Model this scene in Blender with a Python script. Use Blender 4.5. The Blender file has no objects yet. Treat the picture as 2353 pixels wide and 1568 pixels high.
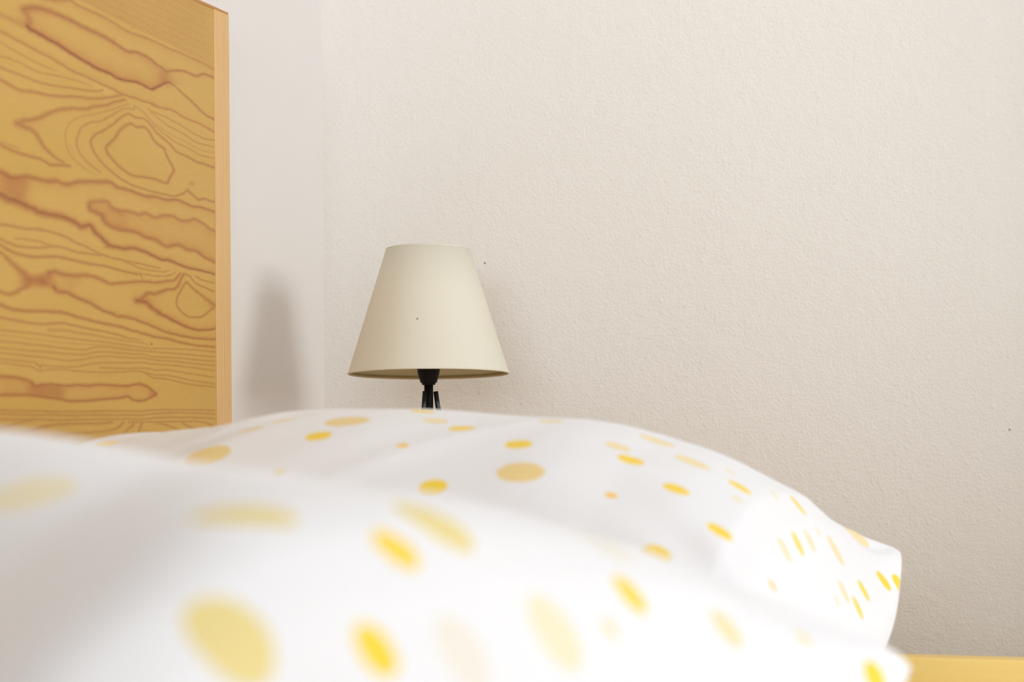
import bpy, bmesh, math
import numpy as np
from mathutils import Vector, Matrix

scene = bpy.context.scene
COL = scene.collection

# strength of the side daylight and the added rear fill, and the exposure of the photograph
P_SIDE, P_REAR, EXPOSURE = 75., 212., 0.

def smooth_noise(x, y, seed, scale, n=14, stretch=1.0):
    """Sum of sines in random directions: gentle cloth unevenness."""
    rng = np.random.RandomState(seed)
    r = np.zeros_like(x)
    for _ in range(n):
        a = rng.uniform(0, 2 * math.pi)
        k = (2 * math.pi / scale) * rng.uniform(.6, 1.6)
        r += np.sin((x * math.cos(a) * stretch + y * math.sin(a)) * k + rng.uniform(0, 6.28))
    return r / math.sqrt(n)

def crease(x, y, pts, width, height):
    """A soft ridge along a polyline given in metres."""
    d = np.full(x.shape, 9.)
    for (ax, ay), (bx, by) in zip(pts[:-1], pts[1:]):
        vx, vy = bx - ax, by - ay
        t = np.clip(((x - ax) * vx + (y - ay) * vy) / (vx * vx + vy * vy), 0, 1)
        d = np.minimum(d, np.hypot(x - ax - t * vx, y - ay - t * vy))
    return height * np.exp(-(d / width) ** 2)

def pillow_grid(p, nu, nv):
    """Returns top and bottom vertex grids (nu+1, nv+1, 3) and cloth coordinates."""
    # denser towards the edges
    s = np.sin(np.linspace(-1, 1, nu + 1) * math.pi / 2)
    s = .55 * s + .45 * np.linspace(-1, 1, nu + 1)
    q = np.sin(np.linspace(-1, 1, nv + 1) * math.pi / 2)
    q = .55 * q + .45 * np.linspace(-1, 1, nv + 1)
    U, V = np.meshgrid(s, q, indexing='ij')
    # rounded plan corners, edges bowed inwards
    k = p['round']
    Ur = U * np.sqrt(1 - k * V ** 8 * .5)
    Vr = V * np.sqrt(1 - k * U ** 8 * .5)
    x = p['cx'] + p['hx'] * Ur * (1 - p['bow_u'] * (1 - V ** 2) * U ** 2)
    x = x + p.get('shear', 0) * (V - 1) / 2 * (U + 1) / 2
    y = p['cy'] + p['hy'] * Vr * (1 - p['bow_v'] * (1 - U ** 2) * V ** 2) + p['skew'] * U
    seam = p['seam'] + p['sag'] * (U + 1) / 2
    for su, sv, h, w in p['tips']:
        seam = seam + h * np.exp(-(((U - su) / w) ** 2 + ((V - sv) / w) ** 2))
    eu = np.clip(1 - np.abs(U) ** np.where(U < 0, p['pu_head'], p['pu']), 0, 1) ** .5
    ev = np.clip(1 - np.abs(V - p['vc'] * (1 - V * V)) ** p['pv'], 0, 1) ** (p['ev'] - p['full'] * ((U + 1) / 2) ** 5)
    env = eu * ev
    cu = np.array([c[0] for c in p['crest']]); ch = np.array([c[1] for c in p['crest']])
    H = np.interp(U, cu, ch) - seam
    # round the corners of the interpolation
    top = seam + np.maximum(H, .012) * env
    fade = np.clip(env * 1.6, 0, 1)
    n = smooth_noise(x, y, p['seed'], .30) * p['n1'] + smooth_noise(x, y, p['seed'] + 5, .11) * p['n2']
    # folds that gather towards the four corners
    for su in (-1, 1):
        for sv in (-1, 1):
            du, dv = (U - su) * p['hx'], (V - sv) * p['hy']
            r = np.hypot(du, dv); a = np.arctan2(dv * -sv, du * -su)
            n = n + p['gather'] * np.sin(a * 13 + 1.3 * su + sv + np.sin(a * 5 + r * 9)) * np.exp(-(r / .16) ** 2) * np.clip(r / .05, 0, 1)
    for pts, w, h in p['creases']:
        n = n + crease(x, y, pts, w, h)
    top = top + n * fade
    if 'roll' in p:      # where the near side rolls down more steeply towards the sleeper's side
        x0, x1, y0, kx, amt, soft = p['roll']
        d = kx * (x1 - x) + (y0 - y)
        m = np.clip((x1 - x) / (x1 - x0), 0, 1); m = m * m * (3 - 2 * m)
        drop = amt * soft * np.log1p(np.exp(np.clip(d / soft, -30, 30))) * m
        lim = np.maximum(top - seam, 0)
        top = top - lim * (1 - np.exp(-drop / np.maximum(lim, 1e-4)))
    bot = np.maximum(seam - p['hb'] * env ** .8, p['bed'] + .003)
    bot = np.minimum(bot, top)
    T = np.stack([x, y, top], -1); Bt = np.stack([x, y, bot], -1)
    # cloth coordinates: running length along the cloth from the middle
    def run(a, axis):
        d = np.linalg.norm(np.diff(a, axis=axis), axis=-1)
        z = np.zeros(a.shape[:2])
        c = np.cumsum(d, axis=axis)
        if axis == 0: z[1:] = c; return z - z[nu // 2:nu // 2 + 1]
        z[:, 1:] = c; return z - z[:, nv // 2:nv // 2 + 1]
    uv = np.stack([run(T, 0), run(T, 1)], -1)
    return T, Bt, uv

FAR = dict(cx=-.53, hx=.357, cy=1.545, hy=.365, bow_u=.05, bow_v=.05, skew=-.0, round=.17, seam=.655, sag=-.035,
           tips=[(1, 1, .052, .22), (-1, 1, .03, .3)], pu=2.3, pv=2., pu_head=6., ev=.75, full=.50, vc=.0, hb=.12, bed=.535, seed=3,
           n1=.0015, n2=.0007, gather=.004, creases=[([(-.545, 1.30), (-.50, 1.36), (-.43, 1.46)], .016, .0022), ([(-.72, 1.35), (-.66, 1.40), (-.62, 1.47)], .018, -.003), ([(-.62, 1.30), (-.52, 1.32)], .025, -.0025)],
           crest=[(-1, .79), (-.5, .80), (0, .80), (.5, .775), (1, .70)])
NEAR = dict(cx=-.49, hx=.40, cy=.705, hy=.37, bow_u=.05, bow_v=.05, skew=0., round=.10, seam=.655, sag=-.03,
            shear=.15, roll=(-.50, -.24, .63, .45, .95, .03), tips=[(1, 1, .042, .22)], pu=2.2, pv=2., pu_head=6., ev=.75, full=.37, vc=.0, hb=.12, bed=.535, seed=11,
            n1=.0025, n2=.0007, gather=.003, creases=[],
            crest=[(-1, .79), (-.5, .79), (0, .77), (.5, .74), (1, .69)])

DOTS_FAR = [('Y',-0.2457,-0.0893),('T',-0.1123,-0.1873),('S',-0.043,-0.2184),('M',-0.1034,-0.1266),('Y',-0.0873,-0.0953),('T',-0.0281,-0.1152),('Y',-0.0356,-0.157),('O',0.0357,-0.1691),('M',0.0357,-0.093),('Y',0.0637,-0.1134),('Y',0.0094,-0.0459),('Y',0.1179,-0.1465),('T',0.1352,-0.2036),('Y',0.0782,-0.2307),('O',0.2033,-0.2098),('M',0.1843,-0.1043),('Y',0.2004,-0.1298),('L',0.1987,-0.0326),('L',0.2355,-0.0686),('Y',0.2419,-0.165),('M',0.1177,-0.0573),('Y',0.2832,-0.2104),('Y',0.2494,-0.2815),('Y',0.2765,-0.072),('S',0.2828,-0.1162),('S',0.2603,-0.0287),('O',0.3342,-0.2058),('M',0.3332,-0.1024),('Y',0.3367,-0.0395),('M',0.3388,0.0188),('S',0.3313,0.0787),('L',0.3476,0.12),('Y',0.3061,0.0698),('S',0.295,-0.0019),('Y',0.384,0.1546),('Y',0.3661,0.2536),('Y',0.3715,0.286),('Y',0.3995,0.0914),('M',0.3852,0.0611),('S',0.39,0.0111),('L',0.3133,0.2905),('M',-0.3241,-0.3213),('O',-0.2446,-0.3673),('Y',-0.3587,-0.1881),('M',-0.3435,-0.2518),('O',-0.2802,-0.2963),('T',-0.2944,-0.3762),('S',-0.297,-0.2689),('S',-0.2778,-0.3283)]
DOTS_NEAR = [('P',0.1255,-0.0084),('B',0.2587,-0.0763),('Y',0.2967,-0.0373),('B',0.287,0.0099),('F',0.2342,0.0492),('B',0.3076,-0.1546),('Y',0.3327,-0.091),('P',0.3432,0.0373),('Y',0.334,0.1258),('F',0.3013,0.1577),('M',0.3577,0.2003),('S',0.3662,0.277),('F',0.3407,-0.039),('S',0.3473,0.0858),('Y',0.3982,0.3191),('T',-0.0932,-0.2391),('P',-0.2497,-0.3551),('Y',-0.1531,-0.0726),('Y',-0.246,0.3386),('Y',-0.0698,-0.0865),('P',0.2772,-0.3582),('O',-0.246,-0.2177),('Y',-0.2007,0.2289),('P',0.2432,-0.2538),('O',-0.3529,0.087),('P',0.0054,-0.2216),('Y',-0.1015,0.0553),('M',0.0884,-0.0568),('S',0.2274,-0.3836),('Y',-0.373,0.3571),('Y',0.0392,-0.3512),('O',-0.191,0.2737),('T',-0.1251,-0.1158),('Y',-0.0137,-0.0229),('P',-0.3518,0.1707),('T',-0.047,-0.359),('M',-0.29,-0.2121),('O',-0.121,0.167),('M',-0.1069,0.2059),('S',0.3799,-0.0676),('P',-0.3474,0.2286),('T',-0.111,-0.2996)]
CREST_FAR = [(-1.0,0.8116),(-0.938,0.8116),(-0.875,0.8116),(-0.812,0.8096),(-0.75,0.8023),(-0.688,0.7946),(-0.625,0.7939),(-0.562,0.7936),(-0.5,0.7953),(-0.438,0.7993),(-0.375,0.8039),(-0.312,0.8067),(-0.25,0.8079),(-0.188,0.809),(-0.125,0.81),(-0.062,0.8105),(0.0,0.8101),(0.062,0.8082),(0.125,0.8058),(0.188,0.804),(0.25,0.8035),(0.312,0.8045),(0.375,0.807),(0.438,0.808),(0.5,0.8071),(0.562,0.8058),(0.625,0.8074),(0.688,0.8091),(0.75,0.8094),(0.812,0.8119),(0.875,0.7973),(0.938,0.7571),(1.0,0.7103)]
CREST_NEAR = [(-1.0,0.8085),(-0.938,0.8085),(-0.875,0.8085),(-0.812,0.8085),(-0.75,0.8085),(-0.688,0.8085),(-0.625,0.8085),(-0.562,0.8085),(-0.5,0.8085),(-0.438,0.8085),(-0.375,0.8085),(-0.312,0.8085),(-0.25,0.8085),(-0.188,0.8085),(-0.125,0.8085),(-0.062,0.8085),(0.0,0.8085),(0.062,0.8085),(0.125,0.8063),(0.188,0.8034),(0.25,0.8006),(0.312,0.7983),(0.375,0.7968),(0.438,0.7967),(0.5,0.8),(0.562,0.8054),(0.625,0.8115),(0.688,0.8216),(0.75,0.8323),(0.812,0.8435),(0.875,0.8485),(0.938,0.8408),(1.0,0.8271)]
GRAIN_LINES = [
 (5.5,2.3,0.75,1,7,0.5,[(15523,11599),(15629,11632),(15748,11655),(15892,11667),(16064,11669),(16251,11667),(16467,11654),(16662,11639),(16888,11632),(17078,11620),(17188,11604),(17191,11604),(17345,11578),(17501,11569),(17616,11589),(17762,11590),(17910,11581),(18059,11552),(18211,11525),(18303,11509)]),
 (6,6,0.6,0,0,0,[(15523,11599),(15587,11569),(15627,11522),(15621,11472)]),
 (4.5,2.3,1.0,-1,10,0.7,[(15591,11460),(15650,11440),(15768,11432),(15937,11413),(16121,11396),(16309,11366),(16514,11337),(16710,11313),(16883,11296),(17059,11292),(17076,11295),(17255,11271),(17467,11281),(17669,11297),(17816,11286),(17964,11278),(18131,11332),(18286,11391),(18379,11402)]),
 (5,5,0.45,0,0,0,[(15145,11478),(15291,11473),(15440,11462),(15591,11454)]),
 (2.3,2,0.6,-1,5,0.3,[(15143,11336),(15312,11319),(15484,11301),(15659,11284),(15838,11266),(16033,11249),(16206,11222),(16396,11197),(16589,11190),(16787,11177),(16989,11163),(17115,11156),(17323,11136),(17536,11134),(17784,11134),(18052,11137),(17962,11127),(18204,11121),(18421,11135),(18642,11103),(18835,11091),(19082,11082),(19402,11046)]),
 (1.8,1.5,0.45,0,0,0,[(15141,11241),(15310,11217),(15482,11198),(15622,11180),(15788,11165),(15958,11156),(16080,11151)]),
 (2,1.2,0.5,0,0,0,[(15140,11122),(15309,11127),(15481,11120),(15621,11100),(15787,11091),(16018,11104),(16267,11116),(16523,11125),(16759,11114)]),
 (2.2,1.8,0.6,0,0,0,[(15138,11030),(15307,11019),(15503,11014),(15690,11002),(15894,11004),(16140,11020),(16393,11041),(16653,11065),(16852,11086),(16961,11113)]),
 (2.8,2,0.65,1,4,0.3,[(15137,10926),(15271,10905),(15477,10883),(15689,10904),(15893,10908),(16139,10933),(16392,10968),(16652,10994),(16919,11031),(17254,11105),(17334,11137)]),
 (3,2,0.5,1,8,0.3,[(15894,11763),(16153,11796),(16342,11840),(16496,11825),(16718,11817),(16931,11813),(17136,11799),(17278,11779),(17447,11763),(17576,11760),(17765,11767),(17988,11766),(18184,11760),(18369,11750),(18574,11754),(18766,11748),(19011,11740),(19262,11731),(19415,11712)]),
 (1.1,1.1,0.62,0,0,0,[(16352,12313),(16689,12316),(17038,12317),(17399,12319),(17774,12325),(18164,12335),(18568,12343),(18989,12347),(19426,12349)]),
 (1.1,1.1,0.48,0,0,0,[(16352,12294),(16689,12295),(17037,12295),(17399,12297),(17774,12303),(18163,12312),(18568,12318),(18988,12320),(19426,12320)]),
 (1.1,1.1,0.48,0,0,0,[(16352,12275),(16688,12274),(17037,12273),(17399,12276),(17774,12282),(18163,12289),(18568,12293),(18988,12293),(19425,12292)]),
 (1.1,1.1,0.62,0,0,0,[(16351,12255),(16688,12253),(17037,12252),(17398,12254),(17773,12260),(18163,12266),(18567,12267),(18987,12265),(19425,12264)]),
 (1.1,1.1,0.48,0,0,0,[(16351,12235),(16688,12232),(17036,12231),(17398,12234),(17773,12239),(18162,12242),(18567,12241),(18987,12238),(19424,12237)]),
 (1.1,1.1,0.48,0,0,0,[(16351,12215),(16687,12211),(17036,12210),(17398,12213),(17773,12217),(18162,12218),(18566,12215),(18986,12211),(19424,12209)]),
 (1.1,1.1,0.62,0,0,0,[(16350,12195),(16687,12191),(17036,12190),(17397,12192),(17772,12195),(18161,12194),(18566,12189),(18986,12184),(19423,12183)]),
 (1.1,1.1,0.48,0,0,0,[(16350,12175),(16687,12170),(17035,12170),(17397,12172),(17772,12172),(18161,12169),(18565,12163),(18985,12157),(19423,12156)]),
 (1.1,1.1,0.48,0,0,0,[(16350,12155),(16686,12150),(17035,12150),(17396,12151),(17771,12149),(18161,12144),(18565,12137),(18985,12131),(19422,12130)]),
 (1.1,1.1,0.62,0,0,0,[(16349,12135),(16686,12131),(17035,12130),(17396,12130),(17771,12126),(18160,12119),(18564,12111),(18984,12105),(19422,12104)]),
 (1.1,1.1,0.48,0,0,0,[(16349,12115),(16686,12112),(17034,12110),(17396,12109),(17771,12103),(18160,12094),(18564,12085),(18984,12080),(19421,12078)]),
 (1.1,1.1,0.48,0,0,0,[(16349,12096),(16685,12093),(17034,12091),(17395,12087),(17770,12079),(18159,12069),(18563,12060),(18984,12055),(19421,12052)]),
 (1.1,1.1,0.62,0,0,0,[(16349,12077),(16685,12074),(17034,12071),(17395,12065),(17770,12055),(18159,12044),(18563,12035),(18983,12030),(19420,12026)]),
 (1.1,1.1,0.48,0,0,0,[(16348,12059),(16685,12055),(17033,12051),(17395,12043),(17769,12031),(18158,12019),(18563,12010),(18983,12005),(19420,11999)]),
 (1.1,1.1,0.48,0,0,0,[(16348,12041),(16684,12036),(17033,12030),(17394,12020),(17769,12007),(18158,11995),(18562,11986),(18982,11980),(19419,11972)]),
 (1.1,1.1,0.62,0,0,0,[(16348,12023),(16684,12017),(17033,12009),(17394,11997),(17769,11983),(18158,11971),(18562,11962),(18982,11955),(19419,11945)]),
 (1.1,1.1,0.48,0,0,0,[(16347,12005),(16684,11998),(17032,11988),(17394,11974),(17768,11960),(18157,11947),(18561,11939),(18981,11930),(19418,11918)]),
 (1.1,1.1,0.48,0,0,0,[(16347,11987),(16684,11979),(17032,11967),(17393,11951),(17768,11936),(18157,11924),(18561,11915),(18981,11905),(19418,11890)]),
 (1.1,1.1,0.62,0,0,0,[(16347,11969),(16683,11959),(17032,11945),(17393,11929),(17767,11913),(18156,11901),(18560,11891),(18980,11879),(19417,11862)]),
 (1.1,1.1,0.48,0,0,0,[(16347,11951),(16683,11939),(17031,11923),(17392,11906),(17767,11890),(18156,11878),(18560,11867),(18980,11853),(19417,11833)]),
 (1.1,1.1,0.48,0,0,0,[(16346,11933),(16683,11919),(17031,11901),(17392,11883),(17767,11868),(18156,11856),(18560,11843),(18979,11826),(19416,11805)]),
 (1.1,1.1,0.62,0,0,0,[(16346,11914),(16682,11898),(17031,11879),(17392,11861),(17766,11846),(18155,11833),(18559,11819),(18979,11799),(19416,11776)]),
 (1.1,1.1,0.48,0,0,0,[(16346,11895),(16682,11877),(17030,11857),(17391,11839),(17766,11824),(18155,11810),(18559,11794),(18979,11772),(19415,11748)]),
 (2.6,2.6,0.7,1,4,0.4,[(18303,11509),(18460,11545),(18650,11573),(18811,11577),(18975,11575),(19142,11620),(19277,11628),(19413,11624)]),
 (8,8,0.4,0,0,0,[(18303,11509),(18210,11445),(18301,11397)]),
 (2.2,3,0.7,0,0,0,[(18379,11402),(18488,11388),(18630,11350),(18807,11305),(18969,11265),(18937,11271),(19068,11232),(19201,11201),(19405,11182)]),
 (4,2,0.65,1,4,0.4,[(15404,10589),(15532,10628),(15685,10659),(15829,10707),(16013,10777),(16200,10826),(16390,10860),(16584,10882),(16783,10933),(17054,10989),(17112,11014),(17393,11090)]),
 (5,2.4,0.7,0,0,0,[(15404,10589),(15519,10572),(15636,10564),(15731,10534),(15790,10493),(15873,10436),(15970,10398),(16093,10364),(16217,10341)]),
 (2.8,2.6,0.7,-1,3,0.2,[(15128,10365),(15263,10346),(15411,10332),(15586,10326),(15763,10324),(15872,10312),(15969,10293),(16129,10309),(16318,10322)]),
 (1.8,1.2,0.4,0,0,0,[(15129,10385),(15298,10380),(15470,10366)]),
 (1.4,1.2,0.42,0,0,0,[(17475,11055),(17252,10989),(16917,10894),(16583,10814),(16414,10758),(16298,10685),(16247,10609),(16252,10547),(16282,10475),(16370,10410),(16485,10367),(16641,10328),(16840,10305)]),
 (1.6,2,0.5,0,0,0,[(17607,11068),(17578,11020),(17463,11013),(17321,10979),(17110,10889),(16905,10814),(16714,10775),(16556,10708),(16490,10635),(16450,10566),(16487,10488),(16577,10429),(16708,10381),(16894,10334)]),
 (2,2.2,0.65,0,0,0,[(17795,10963),(17634,10950),(17533,10959),(17462,10963),(17334,10914),(17151,10816),(16985,10740),(16822,10680),(16741,10624),(16727,10577),(16792,10507),(16899,10442),(17061,10383),(17282,10323),(17522,10283),(17813,10270),(18113,10264),(18422,10269),(18628,10308),(18757,10360)]),
 (2,3,0.65,0,0,0,[(17795,10963),(17899,10940),(18048,10871),(18199,10829),(18353,10786),(18477,10739),(18603,10716),(18796,10707),(18975,10679),(19158,10679),(19395,10671)]),
 (2.6,2.6,0.7,0,0,0,[(17518,10877),(17403,10837),(17275,10767),(17204,10697),(17078,10622),(17016,10574),(17063,10521),(17200,10459),(17353,10411),(17567,10375),(17815,10390),(18039,10394),(18191,10383),(18299,10388),(18347,10443),(18442,10523),(18396,10581),(18288,10659),(18228,10721),(18076,10750),(17986,10794),(17897,10850),(17779,10879),(17662,10859),(17575,10871),(17518,10877)]),
 (1.5,1.6,0.5,0,0,0,[(17636,11055),(17782,11025),(17929,10971),(18094,10905),(18277,10867),(18510,10820),(18797,10793),(19076,10763),(19397,10766)]),
 (1.5,1.6,0.5,0,0,0,[(17960,11044),(18126,11006),(18325,10964),(18639,10936),(18864,10895),(19078,10879),(19399,10888)]),
 (1.5,1.8,0.5,0,0,0,[(17901,11070),(17991,11059),(18203,11048),(18435,11028),(18672,11005),(18915,10966),(19163,10948),(19401,10961)]),
 (1.1,1.2,0.35,0,0,0,[(18049,10947),(18277,10902),(18590,10866),(18912,10829),(19161,10817),(19398,10829)]),
 (3.2,2.4,0.7,0,0,0,[(18757,10360),(18871,10329),(19018,10294),(19152,10315),(19389,10303)]),
 (1.3,1.3,0.6,0,0,0,[(18807,10430),(18873,10462),(18905,10434),(18823,10425)]),
 (5,2.2,0.75,1,6,0.5,[(15125,10139),(15237,10116),(15350,10105),(15524,10137),(15701,10145),(15881,10143),(16065,10161),(16265,10152),(16444,10193),(16639,10218),(16906,10245),(17083,10264),(17238,10235),(17450,10231),(17622,10219),(17856,10206),(18036,10225),(18265,10214),(18500,10241),(18739,10223),(18885,10209),(19066,10220),(19387,10207)]),
 (7.5,2.2,0.9,-1,5,0.5,[(15122,9938),(15234,9913),(15382,9905),(15532,9883),(15697,9863),(15768,9849),(15998,9846),(16184,9845),(16374,9825),(16541,9789),(16685,9814),(16804,9754),(16965,9696),(17060,9658),(17063,9655),(17355,9651),(17555,9670),(17788,9655),(18026,9618),(18178,9605),(18332,9609),(18567,9581),(18808,9562),(19138,9552),(19375,9539)]),
 (4,3,0.6,1,7,0.4,[(16678,10010),(16758,10044),(17028,10071),(17110,10034),(17234,10009),(17375,10020),(17561,10018),(17677,10012),(17824,10039),(18018,10017),(18185,10050),(18402,10070),(18591,10039),(18784,10056),(18932,10081),(19114,10058),(19247,10023),(19383,10005)]),
 (4.5,3.4,0.7,-1,8,0.5,[(16678,10010),(16704,9961),(16810,9942),(16917,9927),(16971,9873),(17107,9839),(17245,9825),(17472,9831),(17644,9826),(17805,9799),(18029,9790),(18150,9759),(18272,9741),(18413,9766),(18571,9779),(18730,9749),(18877,9753),(18975,9746),(19141,9701),(19377,9671)]),
 (2.8,1.6,0.6,0,0,0,[(15118,9680),(15287,9686),(15517,9685),(15754,9694),(15959,9694),(16245,9671),(16435,9633),(16629,9610),(16828,9574),(17030,9550),(17227,9542),(17438,9538),(17669,9531),(17949,9523),(18115,9514)]),
 (2.5,1.8,0.6,0,0,0,[(15116,9561),(15251,9537),(15399,9519),(15632,9525),(15811,9539),(15994,9566),(16180,9568),(16434,9550),(16694,9551),(16895,9550)]),
 (2,2,0.5,0,0,0,[(15366,9582),(15574,9593),(15752,9590),(15933,9577),(16006,9570)]),
 (3,2.2,0.7,0,0,0,[(15116,9508),(15284,9468),(15456,9451),(15690,9447),(15931,9471),(16141,9481),(16368,9469),(16627,9459),(16893,9459),(17225,9443),(17436,9430),(17711,9428)]),
 (1.4,1.4,0.6,0,0,0,[(17703,9431),(17732,9389)]),
 (1.8,1.5,0.5,0,0,0,[(17353,9531),(17509,9512),(17726,9484),(17948,9482),(18176,9487),(18330,9508)]),
 (1.7,1.4,0.55,0,0,0,[(17769,9432),(17993,9433),(18252,9447),(18408,9478),(18471,9504)]),
 (2.5,6,0.7,0,0,0,[(15115,9449),(15204,9414),(15317,9362),(15408,9327),(15500,9291)]),
 (3,4,0.7,0,0,0,[(15110,9111),(15199,9098),(15290,9098),(15382,9124),(15486,9163),(15592,9194)]),
 (4.5,2,0.7,1,4,0.5,[(15929,9326),(16040,9343),(16201,9331),(16404,9332),(16612,9352),(16797,9342),(16958,9317),(17095,9299),(17098,9299),(17293,9321),(17506,9341),(17798,9366),(18022,9370),(18251,9398),(18422,9416),(18502,9456),(18582,9497)]),
 (4,2.2,0.75,-1,5,0.5,[(16001,9206),(16099,9162),(16249,9165),(16401,9135),(16556,9112),(16727,9082),(16927,9034),(17090,9016),(17218,8996),(17437,8989),(17688,8965),(17945,8929),(18208,8887),(18478,8865),(18850,8846),(19373,8848)]),
 (2,2.2,0.65,0,0,0,[(18708,9420),(18627,9358),(18498,9245),(18497,9160),(18607,9102),(18783,9061),(19046,9073),(19197,9123),(19368,9190)]),
 (2.4,4,0.65,0,0,0,[(18708,9420),(18853,9365),(19050,9304),(19233,9256),(19369,9212)]),
 (4.5,1.7,0.75,1,4,0.4,[(17619,9162),(17721,9195),(17855,9254),(18020,9256),(18172,9293),(18280,9316),(18436,9329),(18532,9381),(18597,9448),(18662,9495)]),
 (5.5,2.2,0.85,-1,6,0.6,[(17619,9162),(17794,9158),(17957,9105),(18123,9065),(18069,9066),(18264,9035),(18480,8992),(18720,8953),(18946,8933),(19198,8943),(19375,8962)]),
 (2,2,0.65,0,0,0,[(18710,9495),(18790,9482),(18936,9416),(19135,9389),(19371,9355)]),
 (1.8,1.8,0.6,0,0,0,[(18938,9492),(19103,9459),(19373,9447)]),
 (3,2.4,0.75,-1,3,0.3,[(15108,8998),(15277,8971),(15506,8962),(15803,8976),(16047,8979),(16234,8981),(16235,8975),(16426,8954),(16683,8933),(16874,8918),(17217,8902),(17518,8872),(17788,8847),(18030,8824),(18296,8814),(18569,8791),(18849,8775),(19372,8771)]),
 (2.5,1.5,0.65,0,0,0,[(15107,8890),(15369,8874),(15777,8860),(16132,8883),(16425,8870),(16805,8844),(16873,8843),(17215,8822),(17434,8795),(17719,8786)]),
 (2.8,1.3,0.4,0,0,0,[(15916,8816),(16203,8820),(16499,8806),(16882,8790),(17215,8776),(17516,8763),(17786,8756),(17854,8719)]),
 (1.6,1.6,0.5,0,0,0,[(15105,8784),(15775,8768),(16498,8747),(16871,8741),(17769,8713),(17923,8709),(18116,8715),(18753,8727),(19371,8720)]),
 (1.6,1.6,0.5,0,0,0,[(15104,8688),(15774,8672),(16496,8654),(16870,8692),(17432,8683),(17768,8681),(17923,8678),(18204,8678),(18752,8673),(19370,8665)]),
 (1.6,1.6,0.5,0,0,0,[(15103,8629),(15773,8618),(16496,8610),(16869,8647),(17349,8645),(17750,8645),(17957,8627),(18203,8633),(18752,8627),(19369,8618)]),
 (1.6,1.6,0.5,0,0,0,[(15102,8588),(15772,8568),(16346,8551),(16869,8602),(17431,8605),(17750,8610),(18009,8596),(18256,8599),(18751,8586),(19368,8575)]),
 (1.6,1.6,0.5,0,0,0,[(15101,8533),(15497,8523),(15688,8520),(15757,8497),(16345,8496),(16868,8545),(17430,8555),(17749,8566),(18008,8556),(18291,8555),(18750,8545),(19367,8520)]),
 (1.6,1.6,0.5,0,0,0,[(15101,8506),(15430,8486),(15633,8476),(15742,8447),(16053,8464),(16493,8458),(16866,8454),(17346,8468),(17680,8482),(17782,8472),(18006,8449),(18290,8450),(18748,8413),(19365,8380)]),
 (1.6,1.6,0.5,0,0,0,[(16867,8496),(17429,8500),(17748,8511),(18007,8501),(18326,8503),(18749,8479),(19366,8448)]),
 (1.6,1.7,0.55,0,0,0,[(17680,8480),(17781,8464),(17988,8417),(18200,8416),(18747,8371),(19364,8346)]),
 (1.2,1.2,0.3,0,0,0,[(15104,8739),(15774,8721),(16497,8706),(16870,8711),(17768,8697)]),
 (2.8,2.4,0.8,1,5,0.4,[(15099,8389),(15269,8385),(15428,8378),(15603,8349),(15685,8315),(15909,8328),(16195,8318),(16416,8332),(16642,8327),(16864,8341),(17182,8334),(17426,8337),(17593,8355),(17711,8353),(17848,8327),(17951,8289),(18020,8261)]),
 (2.8,2.2,0.8,-1,4,0.4,[(15097,8225),(15359,8230),(15629,8226),(15907,8210),(16121,8197),(16266,8183),(16564,8185),(16862,8198),(17180,8212),(17408,8229),(17540,8195),(17709,8192),(17846,8212),(18020,8261)]),
 (1.9,1.6,0.55,0,0,0,[(15095,8098),(15765,8088),(16487,8085),(16860,8089),(17340,8093),(17673,8090),(18018,8102),(18742,8107),(19360,8099)]),
 (1.9,1.6,0.55,0,0,0,[(15094,8067),(15764,8056),(16487,8052),(16860,8055),(17672,8054),(18105,8070),(18931,8074),(19359,8061)]),
 (1.9,1.6,0.55,0,0,0,[(15094,8019),(15626,8017),(16190,8008),(16859,8014),(17672,8015),(18104,8026),(18835,8028),(19358,8014)]),
 (1.8,1.8,0.5,0,0,0,[(17420,7985),(18016,7986),(18740,7987),(19083,7977),(19317,7938)]),
 (2,2,0.5,0,0,0,[(15093,7944),(15223,7963),(15422,7990),(15598,8010)]),
 (2.5,2,0.6,0,0,0,[(15354,7893),(15529,7912),(15693,7932),(15903,7959),(16117,7972),(16485,7974),(16868,7976),(17106,7986)]),
 (2.2,2,0.6,0,0,0,[(15972,7858),(16188,7881),(16484,7889),(16867,7897),(17110,7914),(17240,7943),(17322,7981)]),
 (2.3,2.3,0.6,0,0,0,[(17222,7822),(17320,7869),(17419,7919),(17503,7949),(17537,7980)]),
 (2.3,2.3,0.6,0,0,0,[(17593,7817),(17627,7874),(17670,7933),(17705,7976)]),
 (2,2,0.55,0,0,0,[(18015,7978),(18281,7944),(18553,7894)]),
 (2,2,0.55,0,0,0,[(18591,7975),(18739,7933),(18909,7903)]),
]
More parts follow.
